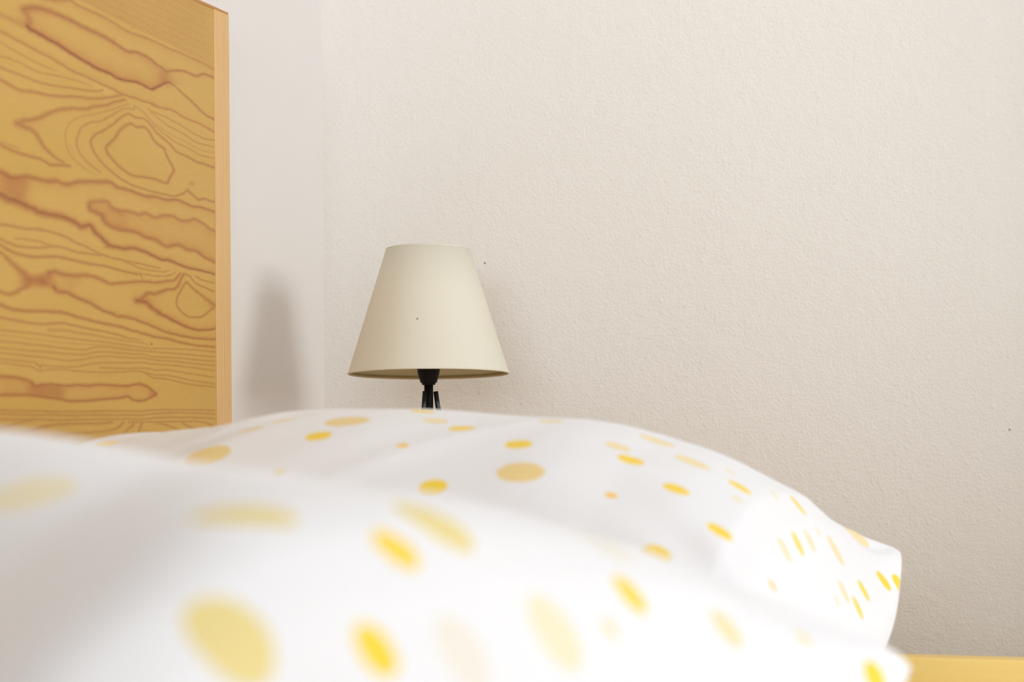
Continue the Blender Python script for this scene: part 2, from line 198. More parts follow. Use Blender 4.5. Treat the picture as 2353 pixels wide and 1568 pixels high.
GRAIN_FILLS = [
 (0.45,3,[(15125,10139),(15408,10118),(15606,10134),(15581,10046),(15545,9964),(15603,9897),(15382,9905),(15122,9938)]),
 (0.35,3,[(16678,9994),(17028,10042),(17347,10020),(17445,9976),(17344,9834),(17107,9839),(16971,9873),(16890,9937)]),
 (0.1,4,[(17305,10016),(17824,10039),(18402,10070),(18932,10081),(19383,10005),(19377,9671),(18877,9753),(18272,9741),(17805,9799),(17301,9830)]),
 (0.75,3,[(15408,9327),(15593,9279),(15712,9281),(15856,9308),(15991,9342),(15953,9278),(16001,9219),(16099,9162),(15927,9208),(15806,9194),(15687,9199),(15568,9186),(15428,9135),(15487,9199),(15488,9248)]),
 (0.2,4,[(15990,9330),(16430,9334),(16625,9321),(16428,9213),(16300,9174),(16099,9169)]),
 (0.4,3,[(19133,9287),(19403,9236),(19402,9177),(19197,9123),(19266,9200)]),
 (0.3,4,[(17663,9185),(17855,9243),(17959,9201),(17957,9119),(17794,9158)]),
 (0.5,3,[(15576,8348),(15685,8315),(15909,8328),(16166,8314),(16193,8205),(15907,8210),(15629,8226),(15561,8278)]),
 (0.22,3,[(15099,8389),(15428,8378),(15630,8328),(15629,8229),(15097,8225)]),
 (0.13,3,[(16166,8317),(17208,8342),(17503,8346),(17739,8349),(17910,8296),(18014,8261),(17857,8212),(17668,8192),(17402,8225),(17109,8207),(16266,8187)]),
 (0.5,2,[(17882,8296),(17951,8289),(18020,8261),(17846,8212),(17881,8256)]),
 (0.22,5,[(17587,11573),(17910,11581),(18211,11525),(18301,11397),(17995,11300),(18118,11430),(17908,11499)]),
 (0.25,5,[(15473,10602),(15829,10701),(15877,10677),(15708,10635),(15731,10552)]),
 (0.3,5,[(15629,11625),(15892,11664),(15795,11584),(15699,11560),(15721,11484),(15626,11467)]),
 (-0.35,4,[(16787,11151),(16962,11165),(17125,11118),(17042,11093),(16961,11106)]),
 (1.3,1,[(19282,12377),(19341,12381),(19401,12378),(19392,12361),(19341,12363)]),
]
GRAIN_KNOTS = [(2, 0.6, 17555, 11810), (2, 0.7, 18509, 11229), (2.2, 1.4, 15771, 8479), (3, 1.2, 17924, 8753), (2, 0.9, 17906, 8685)]
# ------------------------------------------------------------------ helpers
def srgb(r, g, b):
    f = lambda c: (c / 255 / 12.92) if c / 255 <= .04045 else ((c / 255 + .055) / 1.055) ** 2.4
    return (f(r), f(g), f(b), 1.)

def tag(o, label=None, cat=None, group=None, kind=None):
    if label: o['label'] = label
    if cat: o['category'] = cat
    if group: o['group'] = group
    if kind: o['kind'] = kind
    return o

def link_mesh(name, me, mat=None, parent=None, smooth=False):
    o = bpy.data.objects.new(name, me); COL.objects.link(o)
    if mat: me.materials.append(mat)
    if parent: o.parent = parent
    if smooth:
        for p in me.polygons: p.use_smooth = True
    return o

def from_bm(name, bm, mat=None, parent=None, smooth=False):
    bmesh.ops.recalc_face_normals(bm, faces=bm.faces)
    me = bpy.data.meshes.new(name); bm.to_mesh(me); bm.free()
    return link_mesh(name, me, mat, parent, smooth)

def empty(name, loc=(0, 0, 0)):
    o = bpy.data.objects.new(name, None); COL.objects.link(o); o.location = loc
    o.empty_display_size = .05
    return o

def add_box(bm, lo, hi, bevel=0.0, segs=2):
    b2 = bmesh.new()
    bmesh.ops.create_cube(b2, size=1)
    for v in b2.verts:
        v.co = Vector([(lo[i] + hi[i]) / 2 + v.co[i] * (hi[i] - lo[i]) for i in range(3)])
    if bevel:
        bmesh.ops.bevel(b2, geom=b2.edges[:], offset=bevel, segments=segs, profile=.6, affect='EDGES')
    me = bpy.data.meshes.new('tmp'); b2.to_mesh(me); b2.free(); bm.from_mesh(me); bpy.data.meshes.remove(me)

def box_obj(name, lo, hi, mat, parent=None, bevel=0.0, origin=(0, 0, 0)):
    bm = bmesh.new()
    add_box(bm, [lo[i] - origin[i] for i in range(3)], [hi[i] - origin[i] for i in range(3)], bevel)
    return from_bm(name, bm, mat, parent)

def lathe(bm, prof, n=64, cx=0., cy=0., closed=False):
    rows = []
    for r, z in prof:
        if r < 1e-6: rows.append([bm.verts.new((cx, cy, z))])
        else: rows.append([bm.verts.new((cx + r * math.cos(2 * math.pi * i / n), cy + r * math.sin(2 * math.pi * i / n), z)) for i in range(n)])
    pairs = list(zip(rows[:-1], rows[1:])) + ([(rows[-1], rows[0])] if closed else [])
    for a, b in pairs:
        for i in range(n):
            j = (i + 1) % n
            if len(a) == 1 and len(b) == 1: continue
            if len(a) == 1: bm.faces.new((a[0], b[i], b[j]))
            elif len(b) == 1: bm.faces.new((a[i], a[j], b[0]))
            else: bm.faces.new((a[i], a[j], b[j], b[i]))

def tube(bm, pts, rad, n=16):
    pts = [Vector(p) for p in pts]
    rows = []
    up = Vector((0.3, .9, .1))
    for i, p in enumerate(pts):
        d = (pts[min(i + 1, len(pts) - 1)] - pts[max(i - 1, 0)]).normalized()
        a = d.cross(up).normalized(); b = d.cross(a).normalized()
        r = rad[i] if isinstance(rad, (list, tuple)) else rad
        rows.append([bm.verts.new(p + a * r * math.cos(2 * math.pi * k / n) + b * r * math.sin(2 * math.pi * k / n)) for k in range(n)])
    for a, b in zip(rows[:-1], rows[1:]):
        for k in range(n):
            bm.faces.new((a[k], a[(k + 1) % n], b[(k + 1) % n], b[k]))
    bm.faces.new(rows[0]); bm.faces.new(rows[-1][::-1])

# ------------------------------------------------------------------ materials
def mat_new(name, rough=.6, color=(.8, .8, .8, 1), spec=.3):
    m = bpy.data.materials.new(name); m.use_nodes = True
    b = m.node_tree.nodes['Principled BSDF']
    b.inputs['Base Color'].default_value = color
    b.inputs['Roughness'].default_value = rough
    b.inputs['Specular IOR Level'].default_value = spec
    return m, m.node_tree, b

def nd(nt, kind, **inp):
    n = nt.nodes.new(kind)
    for k, v in inp.items():
        if k.startswith('_'): setattr(n, k[1:], v)
        else: n.inputs[k.replace('__', ' ')].default_value = v
    return n

def math_node(nt, op, a, b=None, clamp=False):
    n = nt.nodes.new('ShaderNodeMath'); n.operation = op; n.use_clamp = clamp
    for i, x in enumerate((a, b)):
        if x is None: continue
        if hasattr(x, 'is_linked') or hasattr(x, 'links'): nt.links.new(x, n.inputs[i])
        else: n.inputs[i].default_value = x
    return n.outputs[0]

def mix_col(nt, fac, a, b):
    n = nt.nodes.new('ShaderNodeMix'); n.data_type = 'RGBA'
    for idx, x in ((0, fac), (6, a), (7, b)):
        if hasattr(x, 'links'): nt.links.new(x, n.inputs[idx])
        else: n.inputs[idx].default_value = x
    return n.outputs[2]

def plaster(name, color, bump, fine, marks=()):
    m, nt, b = mat_new(name, .9, color, .15)
    tc = nd(nt, 'ShaderNodeTexCoord')
    n1 = nd(nt, 'ShaderNodeTexNoise', Scale=fine, Detail=3., Roughness=.55)
    n2 = nd(nt, 'ShaderNodeTexNoise', Scale=fine * .28, Detail=2., Roughness=.5)
    n3 = nd(nt, 'ShaderNodeTexNoise', Scale=3., Detail=2., Roughness=.5)
    vo = nd(nt, 'ShaderNodeTexVoronoi', Scale=fine * .22)
    for n in (n1, n2, n3, vo): nt.links.new(tc.outputs['Object'], n.inputs['Vector'])
    spots = nd(nt, 'ShaderNodeMapRange', **{'From Min': .0, 'From Max': .22, 'To Min': 1., 'To Max': 0.})
    nt.links.new(vo.outputs['Distance'], spots.inputs['Value'])
    h = math_node(nt, 'ADD', n1.outputs['Fac'], math_node(nt, 'MULTIPLY', n2.outputs['Fac'], 1.1))
    # lumps only in patches
    h = math_node(nt, 'ADD', h, math_node(nt, 'MULTIPLY', spots.outputs[0], math_node(nt, 'MULTIPLY', n3.outputs['Fac'], .9)))
    bp = nd(nt, 'ShaderNodeBump', Strength=1., Distance=bump)
    nt.links.new(h, bp.inputs['Height']); nt.links.new(bp.outputs[0], b.inputs['Normal'])
    col = mix_col(nt, math_node(nt, 'MULTIPLY', n3.outputs['Fac'], .35), color, tuple(c * .97 for c in color[:3]) + (1,))
    for (mx, my, mz), r, mc in marks:
        ds = nt.nodes.new('ShaderNodeVectorMath'); ds.operation = 'DISTANCE'; ds.inputs[1].default_value = (mx, my, mz)
        nt.links.new(tc.outputs['Object'], ds.inputs[0])
        mr = nd(nt, 'ShaderNodeMapRange', **{'From Min': r * 1.3, 'From Max': r * .6})
        nt.links.new(ds.outputs['Value'], mr.inputs['Value'])
        col = mix_col(nt, mr.outputs[0], col, mc)
    nt.links.new(col, b.inputs['Base Color'])
    return m

WALL_WARM = srgb(236, 230, 223)
WALL_WHITE = srgb(230, 225, 222)
M_wall_back = plaster('warm white textured plaster', WALL_WARM, .0009, 300., [((-.7308, 2.34, .9894), .0010, srgb(40, 34, 30)), ((-.108, 2.34, .7817), .0013, srgb(170, 157, 142))])
M_wall_left = plaster('smooth white plaster', WALL_WHITE, .0003, 180.)
M_ceiling, _, _ = mat_new('washed wooden ceiling', .9, srgb(200, 196, 190), .1)

def floor_material():
    m, nt, b = mat_new('pale oak floor', .5, srgb(170, 160, 146))
    tc = nd(nt, 'ShaderNodeTexCoord')
    br = nd(nt, 'ShaderNodeTexBrick', Scale=1.2, Color1=srgb(176, 166, 152), Color2=srgb(162, 152, 138), Mortar=srgb(96, 86, 76))
    br.inputs['Mortar Size'].default_value = .004; br.inputs['Brick Width'].default_value = 1.1; br.inputs['Row Height'].default_value = .14
    nt.links.new(tc.outputs['Object'], br.inputs['Vector']); nt.links.new(br.outputs['Color'], b.inputs['Base Color'])
    return m
M_floor = floor_material()

WOOD = srgb(195, 152, 72); WOOD_LIGHT = srgb(204, 162, 82)
LINE = srgb(164, 100, 48); HALO = srgb(184, 116, 58); DARK = srgb(118, 62, 26)

def headboard_material():
    m, nt, b = mat_new('knotty pine veneer', .38, WOOD, .35)
    at = nd(nt, 'ShaderNodeAttribute', _attribute_name='grain')
    sp = nd(nt, 'ShaderNodeSeparateColor'); nt.links.new(at.outputs['Color'], sp.inputs[0])
    tc = nd(nt, 'ShaderNodeTexCoord')
    mp = nd(nt, 'ShaderNodeMapping'); mp.inputs['Scale'].default_value = (1, 6, 60)
    nt.links.new(tc.outputs['Object'], mp.inputs['Vector'])
    fib = nd(nt, 'ShaderNodeTexNoise', Scale=9., Detail=5., Roughness=.65)
    nt.links.new(mp.outputs[0], fib.inputs['Vector'])
    mp2 = nd(nt, 'ShaderNodeMapping'); mp2.inputs['Scale'].default_value = (1, 2.2, 9)
    nt.links.new(tc.outputs['Object'], mp2.inputs['Vector'])
    blot = nd(nt, 'ShaderNodeTexNoise', Scale=2.6, Detail=2., Roughness=.5)
    nt.links.new(mp2.outputs[0], blot.inputs['Vector'])
    c = mix_col(nt, math_node(nt, 'MULTIPLY', math_node(nt, 'SUBTRACT', fib.outputs['Fac'], .38, True), 1.1), WOOD_LIGHT, WOOD)
    c = mix_col(nt, math_node(nt, 'MULTIPLY', math_node(nt, 'SUBTRACT', blot.outputs['Fac'], .42, True), 1.3, True), c, srgb(192, 150, 60))
    c = mix_col(nt, math_node(nt, 'MULTIPLY', sp.outputs[2], .5), c, srgb(236, 204, 140))
    c = mix_col(nt, sp.outputs[1], c, HALO)
    c = mix_col(nt, sp.outputs[0], c, LINE)
    over = math_node(nt, 'SUBTRACT', math_node(nt, 'ADD', sp.outputs[0], math_node(nt, 'MULTIPLY', sp.outputs[1], .35)), .85, True)
    c = mix_col(nt, math_node(nt, 'MULTIPLY', over, 1.4, True), c, DARK)
    nt.links.new(c, b.inputs['Base Color'])
    bp = nd(nt, 'ShaderNodeBump', Strength=.25, Distance=.0004)
    nt.links.new(fib.outputs['Fac'], bp.inputs['Height']); nt.links.new(bp.outputs[0], b.inputs['Normal'])
    return m

def strip_wood(name, base, line, axis=2, freq=420., rough=.4, amount=.5):
    """Straight-grained pine, lines running along the given axis."""
    m, nt, b = mat_new(name, rough, base, .35)
    tc = nd(nt, 'ShaderNodeTexCoord')
    sc = [freq * .12] * 3; sc[axis] = 1.6
    mp = nd(nt, 'ShaderNodeMapping'); mp.inputs['Scale'].default_value = sc
    nt.links.new(tc.outputs['Object'], mp.inputs['Vector'])
    n = nd(nt, 'ShaderNodeTexNoise', Scale=6., Detail=4., Roughness=.6)
    nt.links.new(mp.outputs[0], n.inputs['Vector'])
    mr = nd(nt, 'ShaderNodeMapRange', **{'From Min': .48, 'From Max': .68, 'To Max': amount})
    nt.links.new(n.outputs['Fac'], mr.inputs['Value'])
    nt.links.new(mix_col(nt, mr.outputs[0], base, line), b.inputs['Base Color'])
    return m

M_head = headboard_material()
M_lip = strip_wood('pale pine lipping', srgb(222, 180, 122), srgb(198, 148, 90), 2, 1300., .4, .55)
M_cap = strip_wood('brown pine top edge', srgb(196, 138, 72), srgb(150, 92, 44), 1)
M_rail = strip_wood('golden pine board', srgb(249, 213, 126), srgb(244, 200, 108), 0, 260., .45, .3)
M_pine_z = strip_wood('golden pine post', srgb(226, 176, 92), srgb(200, 146, 70), 2)
M_stand = strip_wood('pine nightstand boards', srgb(226, 176, 92), srgb(200, 146, 70), 0)
M_chest = strip_wood('grey brown oak', srgb(126, 116, 106), srgb(104, 94, 84), 0)
M_sheet, _, _ = mat_new('white cotton sheet', .9, srgb(240, 240, 240), .1)

def pillow_material(name, dots):
    m, nt, b = mat_new(name, .85, (.8, .8, .8, 1), .12)
    b.inputs['Sheen Weight'].default_value = .15
    b.inputs['Sheen Roughness'].default_value = .5
    uv = nd(nt, 'ShaderNodeUVMap'); uv.uv_map = 'cloth'
    wob = nd(nt, 'ShaderNodeTexNoise', Scale=14., Detail=1.)
    nt.links.new(uv.outputs[0], wob.inputs['Vector'])
    sub = nt.nodes.new('ShaderNodeVectorMath'); sub.operation = 'MULTIPLY_ADD'
    nt.links.new(wob.outputs['Color'], sub.inputs[0]); sub.inputs[1].default_value = (.002, .002, 0); sub.inputs[2].default_value = (-.001, -.001, 0)
    addv = nt.nodes.new('ShaderNodeVectorMath'); addv.operation = 'ADD'
    nt.links.new(uv.outputs[0], addv.inputs[0]); nt.links.new(sub.outputs[0], addv.inputs[1])
    col = COTTON
    masks = {}
    for k, du, dv in dots:
        ds = nt.nodes.new('ShaderNodeVectorMath'); ds.operation = 'DISTANCE'
        nt.links.new(addv.outputs[0], ds.inputs[0]); ds.inputs[1].default_value = (du, dv, 0)
        r = DOT_R[k]
        mr = nd(nt, 'ShaderNodeMapRange', **{'From Min': r + .0005, 'From Max': r - .0005})
        nt.links.new(ds.outputs['Value'], mr.inputs['Value'])
        masks[k] = mr.outputs[0] if k not in masks else math_node(nt, 'MAXIMUM', masks[k], mr.outputs[0])
    for k, mk in masks.items():
        col = mix_col(nt, mk, col, DOT_C[k])
    nt.links.new(col, b.inputs['Base Color'])
    weave = nd(nt, 'ShaderNodeTexNoise', Scale=900., Detail=1.)
    nt.links.new(uv.outputs[0], weave.inputs['Vector'])
    bp = nd(nt, 'ShaderNodeBump', Strength=.15, Distance=.0003)
    nt.links.new(weave.outputs['Fac'], bp.inputs['Height']); nt.links.new(bp.outputs[0], b.inputs['Normal'])
    return m

COTTON = srgb(240, 239, 243)
DOT_R = {'T': .01725, 'Y': .01025, 'O': .0046, 'P': .017, 'B': .01725, 'F': .015, 'L': .0145, 'M': .01025, 'S': .005}
DOT_C = {'T': srgb(240, 212, 146), 'Y': srgb(250, 214, 66), 'O': srgb(253, 200, 50), 'P': srgb(242, 231, 200), 'B': srgb(236, 217, 150), 'F': srgb(238, 232, 222), 'L': srgb(243, 224, 176),
         'M': srgb(243, 224, 178), 'S': srgb(241, 226, 186)}

def shade_material():
    m, nt, b = mat_new('cream linen lampshade', .85, srgb(226, 214, 178), .1)
    tc = nd(nt, 'ShaderNodeTexCoord')
    n = nd(nt, 'ShaderNodeTexNoise', Scale=420., Detail=2.)
    mp = nd(nt, 'ShaderNodeMapping'); mp.inputs['Scale'].default_value = (1, 1, 2.6)
    nt.links.new(tc.outputs['Object'], mp.inputs['Vector']); nt.links.new(mp.outputs[0], n.inputs['Vector'])
    sp = nd(nt, 'ShaderNodeTexNoise', Scale=420., Detail=0.)
    nt.links.new(tc.outputs['Object'], sp.inputs['Vector'])
    mr = nd(nt, 'ShaderNodeMapRange', **{'From Min': .81, 'From Max': .86, 'To Max': .22})
    nt.links.new(sp.outputs['Fac'], mr.inputs['Value'])
    c = mix_col(nt, math_node(nt, 'MULTIPLY', n.outputs['Fac'], .5), srgb(240, 234, 219), srgb(231, 223, 201))
    c = mix_col(nt, mr.outputs[0], c, srgb(150, 130, 92))
    nt.links.new(c, b.inputs['Base Color'])
    bp = nd(nt, 'ShaderNodeBump', Strength=.25, Distance=.0006)
    nt.links.new(n.outputs['Fac'], bp.inputs['Height']); nt.links.new(bp.outputs[0], b.inputs['Normal'])
    # cloth lets some light through
    tr = nd(nt, 'ShaderNodeBsdfTranslucent', Color=srgb(230, 216, 176)); mx = nd(nt, 'ShaderNodeMixShader', Fac=.12)
    out = nt.nodes['Material Output']
    nt.links.new(b.outputs[0], mx.inputs[1]); nt.links.new(tr.outputs[0], mx.inputs[2]); nt.links.new(mx.outputs[0], out.inputs['Surface'])
    return m
M_shade = shade_material()
M_lining, _, _ = mat_new('ivory shade lining', .8, srgb(230, 220, 184), .1)
M_rim, _, _ = mat_new('olive edge tape', .8, srgb(176, 158, 112), .1)
M_black, _, _ = mat_new('black painted metal', .32, (.006, .006, .008, 1), .5)
M_plastic, _, _ = mat_new('matt black plastic', .6, (.007, .006, .007, 1), .2)
M_bulb, _, _ = mat_new('frosted bulb glass', .3, srgb(238, 236, 230), .5)
M_white_paint, _, _ = mat_new('white window paint', .4, srgb(238, 238, 236), .4)

def glass_material():
    m = bpy.data.materials.new('window glass'); m.use_nodes = True; nt = m.node_tree
    nt.nodes.remove(nt.nodes['Principled BSDF'])
    a = nd(nt, 'ShaderNodeBsdfTransparent', Color=(.96, .98, .97, 1)); g = nd(nt, 'ShaderNodeBsdfGlossy', Roughness=.02)
    mx = nd(nt, 'ShaderNodeMixShader', Fac=.05)
    nt.links.new(a.outputs[0], mx.inputs[1]); nt.links.new(g.outputs[0], mx.inputs[2])
    nt.links.new(mx.outputs[0], nt.nodes['Material Output'].inputs['Surface'])
    return m
M_glass = glass_material()

# ------------------------------------------------------------------ room shell
XL, XR, YF, YB, H = -.943, 2.75, -4.4, 2.34, 2.5
W1 = dict(lo=.45, hi=1.6, z0=1.0, z1=2.05)      # window in the right wall (range along y)
W2 = dict(lo=-.8, hi=2.6, z0=.5, z1=2.25)       # unseen window added behind the camera for frontal fill (range along x)

def struct(o, label):
    return tag(o, label, None, None, 'structure')

struct(box_obj('floor', (XL - .15, YF - .15, -.1), (XR + .15, YB + .15, 0), M_floor), 'wooden floor of the bedroom')
struct(box_obj('ceiling', (XL - .15, YF - .15, H), (XR + .15, YB + .15, H + .1), M_ceiling), 'grey beige bedroom ceiling')
struct(box_obj('wall_back', (XL - .15, YB, 0), (XR + .15, YB + .15, H), M_wall_back), 'textured warm white plaster wall behind the lamp')
struct(box_obj('shading_projection', (.20, YB - .15, 0), (1.4, YB, H), M_wall_back), 'added plastered projection out of view, shading the right of the back wall')  # unseen projection, added to hold side light off the right of the wall
struct(box_obj('wall_left', (XL - .15, YF, 0), (XL, YB, H), M_wall_left), 'smooth white wall behind the pine headboard')
bm = bmesh.new()
add_box(bm, (XR, YF, 0), (XR + .15, YB, W1['z0'])); add_box(bm, (XR, YF, W1['z1']), (XR + .15, YB, H))
add_box(bm, (XR, YF, W1['z0']), (XR + .15, W1['lo'], W1['z1'])); add_box(bm, (XR, W1['hi'], W1['z0']), (XR + .15, YB, W1['z1']))
struct(from_bm('wall_right', bm, M_wall_left), 'white wall with a window facing the headboard')
bm = bmesh.new()
add_box(bm, (XL - .15, YF - .15, 0), (XR + .15, YF, W2['z0'])); add_box(bm, (XL - .15, YF - .15, W2['z1']), (XR + .15, YF, H))
add_box(bm, (XL - .15, YF - .15, W2['z0']), (W2['lo'], YF, W2['z1'])); add_box(bm, (W2['hi'], YF - .15, W2['z0']), (XR + .15, YF, W2['z1']))
struct(from_bm('wall_front', bm, M_wall_left), 'white wall with the added fill window behind the camera')

def window(name, label, P, horizontal_axis, face, depth):
    """Frame, central mullion, panes and sill in a wall opening."""
    root = empty(name, (0, 0, 0)); struct(root, label)
    def B(a0, a1, d0, d1, z0, z1):
        if horizontal_axis == 1: return (min(d0, d1), a0, z0), (max(d0, d1), a1, z1)
        return (a0, min(d0, d1), z0), (a1, max(d0, d1), z1)
    f, g = face + depth * .3, face + depth * .6
    bm = bmesh.new()
    lo, hi, z0, z1 = P['lo'], P['hi'], P['z0'], P['z1']; t = .05; m = (lo + hi) / 2
    for a in ((lo, lo + t, z0, z1), (hi - t, hi, z0, z1), (lo + t, hi - t, z0, z0 + t), (lo + t, hi - t, z1 - t, z1), (m - .03, m + .03, z0 + t, z1 - t)):
        add_box(bm, *B(a[0], a[1], f, g, a[2], a[3]))
    fr = from_bm('window_frame', bm, M_white_paint, root)
    for a in ((lo + t, m - .03), (m + .03, hi - t)):
        box_obj('pane', *B(a[0], a[1], (f + g) / 2 - .002, (f + g) / 2 + .002, z0 + t, z1 - t), M_glass, root)
    return root
window('window_1', 'white framed two-pane window in the right wall', W1, 1, XR, .15)
window('fill_window', 'wide white framed window, added unseen behind the camera for fill light', W2, 0, YF, -.15)

# ------------------------------------------------------------------ bed
BX0, BX1, BY0, BY1 = -.935, 1.12, .34, 1.979
HB_F, HB_Z0, HB_Z1 = -.905, .12, 1.2385
bed = empty('bed', (0, 1.15, 0))
tag(bed, 'honey pine bed with tall knotty headboard and smooth golden side board', 'bed')
BO = (0, 1.15, 0)

def catmull(pts, n=6):
    P = np.array(pts, float)
    if len(P) < 3: return P
    Q = np.vstack([2 * P[0] - P[1], P, 2 * P[-1] - P[-2]])
    out = []
    for i in range(1, len(Q) - 2):
        p0, p1, p2, p3 = Q[i - 1:i + 3]
        for k in range(n):
            t = k / n
            out.append(.5 * (2 * p1 + (p2 - p0) * t + (2 * p0 - 5 * p1 + 4 * p2 - p3) * t * t + (3 * p1 - p0 - 3 * p2 + p3) * t ** 3))
    out.append(P[-1])
    return np.array(out)

def box_blur(a, ry, rz):
    for ax, r in ((0, ry), (1, rz)):
        if r < 1: continue
        for _ in range(2):
            pad = [(0, 0), (0, 0)]; pad[ax] = (r + 1, r)
            c = np.cumsum(np.pad(a, pad, mode='edge'), axis=ax)
            n = a.shape[ax]
            hi = np.take(c, range(2 * r + 1, 2 * r + 1 + n), axis=ax); lo = np.take(c, range(0, n), axis=ax)
            a = (hi - lo) / (2 * r + 1)
    return a

def headboard_panel():
    """Front face carries the growth-ring figure of the veneer as a per-vertex attribute."""
    y_end = BY1 - .037
    ys = np.concatenate([np.arange(BY0 + .037, 1.44, .008), np.arange(1.44, y_end, .00115), [y_end]])
    zs = np.concatenate([np.arange(HB_Z0, .76, .008), np.arange(.76, HB_Z1 - .0035, .00068), [HB_Z1 - .0035]])
    UY, UZ = .00094, .00042                       # ring widths are given in these steps
    ny, nz = len(ys), len(zs)
    Y, Z = np.meshgrid(ys, zs, indexing='ij')
    line = np.zeros_like(Y); halo = np.zeros_like(Y); pale = np.zeros_like(Y)
    wob = smooth_noise(Y * 1.0, Z * 3.0, 4, .02, 18) * .55
    for w0, w1, dk, hs, hz, hk, pts in GRAIN_LINES:
        P = catmull(np.array(pts) / 1e4)
        P[:, 1] += 0.35 * UZ * np.interp(np.arange(len(P)), np.arange(0, len(P), 2), np.random.RandomState(len(P)).normal(size=len(range(0, len(P), 2))))
        n = len(P); reach = max(w0, w1) * 3 + (hz * 3 if hs else 0) + 3
        i0, i1 = np.searchsorted(ys, [P[:, 0].min() - reach * UY, P[:, 0].max() + reach * UY])
        j0, j1 = np.searchsorted(zs, [P[:, 1].min() - reach * UZ, P[:, 1].max() + reach * UZ])
        if i1 <= i0 or j1 <= j0: continue
        best = np.full((i1 - i0, j1 - j0), 1e9); side = np.zeros_like(best); par = np.zeros_like(best)
        for s in range(n - 1):
            ax, az = P[s]; bx, bz = P[s + 1]
            a0, a1 = np.searchsorted(ys, [min(ax, bx) - reach * UY, max(ax, bx) + reach * UY])
            c0, c1 = np.searchsorted(zs, [min(az, bz) - reach * UZ, max(az, bz) + reach * UZ])
            if a1 <= a0 or c1 <= c0: continue
            px = (Y[a0:a1, c0:c1] - ax) / UY; pz = (Z[a0:a1, c0:c1] - az) / UZ
            vx, vz = (bx - ax) / UY, (bz - az) / UZ
            L2 = vx * vx + vz * vz + 1e-9
            t = np.clip((px * vx + pz * vz) / L2, 0, 1)
            d = np.hypot(px - t * vx, pz - t * vz)
            sg = np.sign(vx * pz - vz * px)       # +1 on the left of travel (above, when drawn left to right)
            sl = (slice(a0 - i0, a1 - i0), slice(c0 - j0, c1 - j0))
            m = d < best[sl]
            best[sl][m] = d[m]; side[sl][m] = sg[m]; par[sl][m] = ((s + t) / (n - 1))[m]
        w = w0 + (w1 - w0) * par
        w = w * 1.2 * (1 + .18 * wob[i0:i1, j0:j1])
        ends = 1 - .55 * np.exp(-((1 - par) / .06) ** 2) * (w1 < 1.6)
        g = dk * np.exp(-(best / w) ** 2 * .8) * ends
        L = line[i0:i1, j0:j1]; np.maximum(L, g, out=L)
        if hs:
            hh = 1.25 * hk * np.exp(-best / (1.3 * hz)) * (side * -hs > 0) * (best < 1e8)
            Hh = halo[i0:i1, j0:j1]; np.maximum(Hh, hh, out=Hh)
    for st, bl, poly in GRAIN_FILLS:
        P = np.array(poly) / 1e4
        i0, i1 = np.searchsorted(ys, [P[:, 0].min() - .03, P[:, 0].max() + .03])
        j0, j1 = np.searchsorted(zs, [P[:, 1].min() - .015, P[:, 1].max() + .015])
        i0 = max(i0, int(np.searchsorted(ys, 1.44)))
        yy, zz = Y[i0:i1, j0:j1], Z[i0:i1, j0:j1]
        inside = np.zeros(yy.shape, bool)
        for k in range(len(P)):
            (ax, az), (bx, bz) = P[k], P[k - 1]
            inside ^= ((az > zz) != (bz > zz)) & (yy < (bx - ax) * (zz - az) / (bz - az + 1e-12) + ax)
        f = box_blur(inside.astype(float), max(1, int(bl * 2.2)), max(1, int(bl * 1.0)))
        if st < 0: pale[i0:i1, j0:j1] += -st * f
        elif st > 1: line[i0:i1, j0:j1] = np.maximum(line[i0:i1, j0:j1], 1.8 * f)
        else:
            mott = 1 + .22 * smooth_noise(yy * 1.0, zz * 4, 9, .03, 16)
            halo[i0:i1, j0:j1] += st * f * mott
            if st > .4: line[i0:i1, j0:j1] = np.maximum(line[i0:i1, j0:j1], st * .85 * f)
    for r, k, a, c in GRAIN_KNOTS:
        d = np.hypot((Y - a / 1e4) / UY * 1.5, (Z - c / 1e4) / UZ)
        line = np.maximum(line, k * np.exp(-(d / r) ** 2))
    # the rest of the board: plain flat-sawn figure
    field = (Z + .25 * (Y - 1.2) ** 2 * .3 + .012 * smooth_noise(Y * .5, Z * 1.6, 21, .22, 10)) * 44
    fr = field - np.floor(field)
    rest = .5 * np.exp(-((fr - .5) / .10) ** 2)
    mask = np.clip((Y - 1.445) / .06, 0, 1) * np.clip((Z - .775) / .02, 0, 1)
    line = line * mask + rest * (1 - mask)
    fin = np.clip(.04 * smooth_noise(Y * .12, Z, 31, .004, 18), 0, .1)
    col = np.zeros((ny * nz + 4, 4), np.float32); col[:, 3] = 1
    col[:ny * nz, 0] = np.clip(line + fin * .4, 0, 2).ravel(); col[:ny * nz, 1] = np.clip(halo, 0, 1).ravel(); col[:ny * nz, 2] = np.clip(pale, 0, 1).ravel()
    V = np.zeros((ny * nz + 4, 3)); V[:ny * nz, 0] = HB_F; V[:ny * nz, 1] = Y.ravel(); V[:ny * nz, 2] = Z.ravel()
    xb = BX0
    V[ny * nz:] = [(xb, ys[0], zs[0]), (xb, ys[-1], zs[0]), (xb, ys[-1], zs[-1]), (xb, ys[0], zs[-1])]
    V -= np.array(BO)
    idx = np.arange(ny * nz).reshape(ny, nz)
    q = np.stack([idx[:-1, :-1], idx[1:, :-1], idx[1:, 1:], idx[:-1, 1:]], -1).reshape(-1, 4)
    b = ny * nz
    ng = [list(idx[:, 0][::-1]) + [b, b + 1], list(idx[-1, :][::-1]) + [b + 1, b + 2], list(idx[:, -1]) + [b + 2, b + 3], list(idx[0, :]) + [b + 3, b], [b, b + 3, b + 2, b + 1]]
    me = bpy.data.meshes.new('headboard')
    loops = np.concatenate([q.ravel()] + [np.array(n) for n in ng])
    tot = np.concatenate([np.full(len(q), 4), np.array([len(n) for n in ng])])
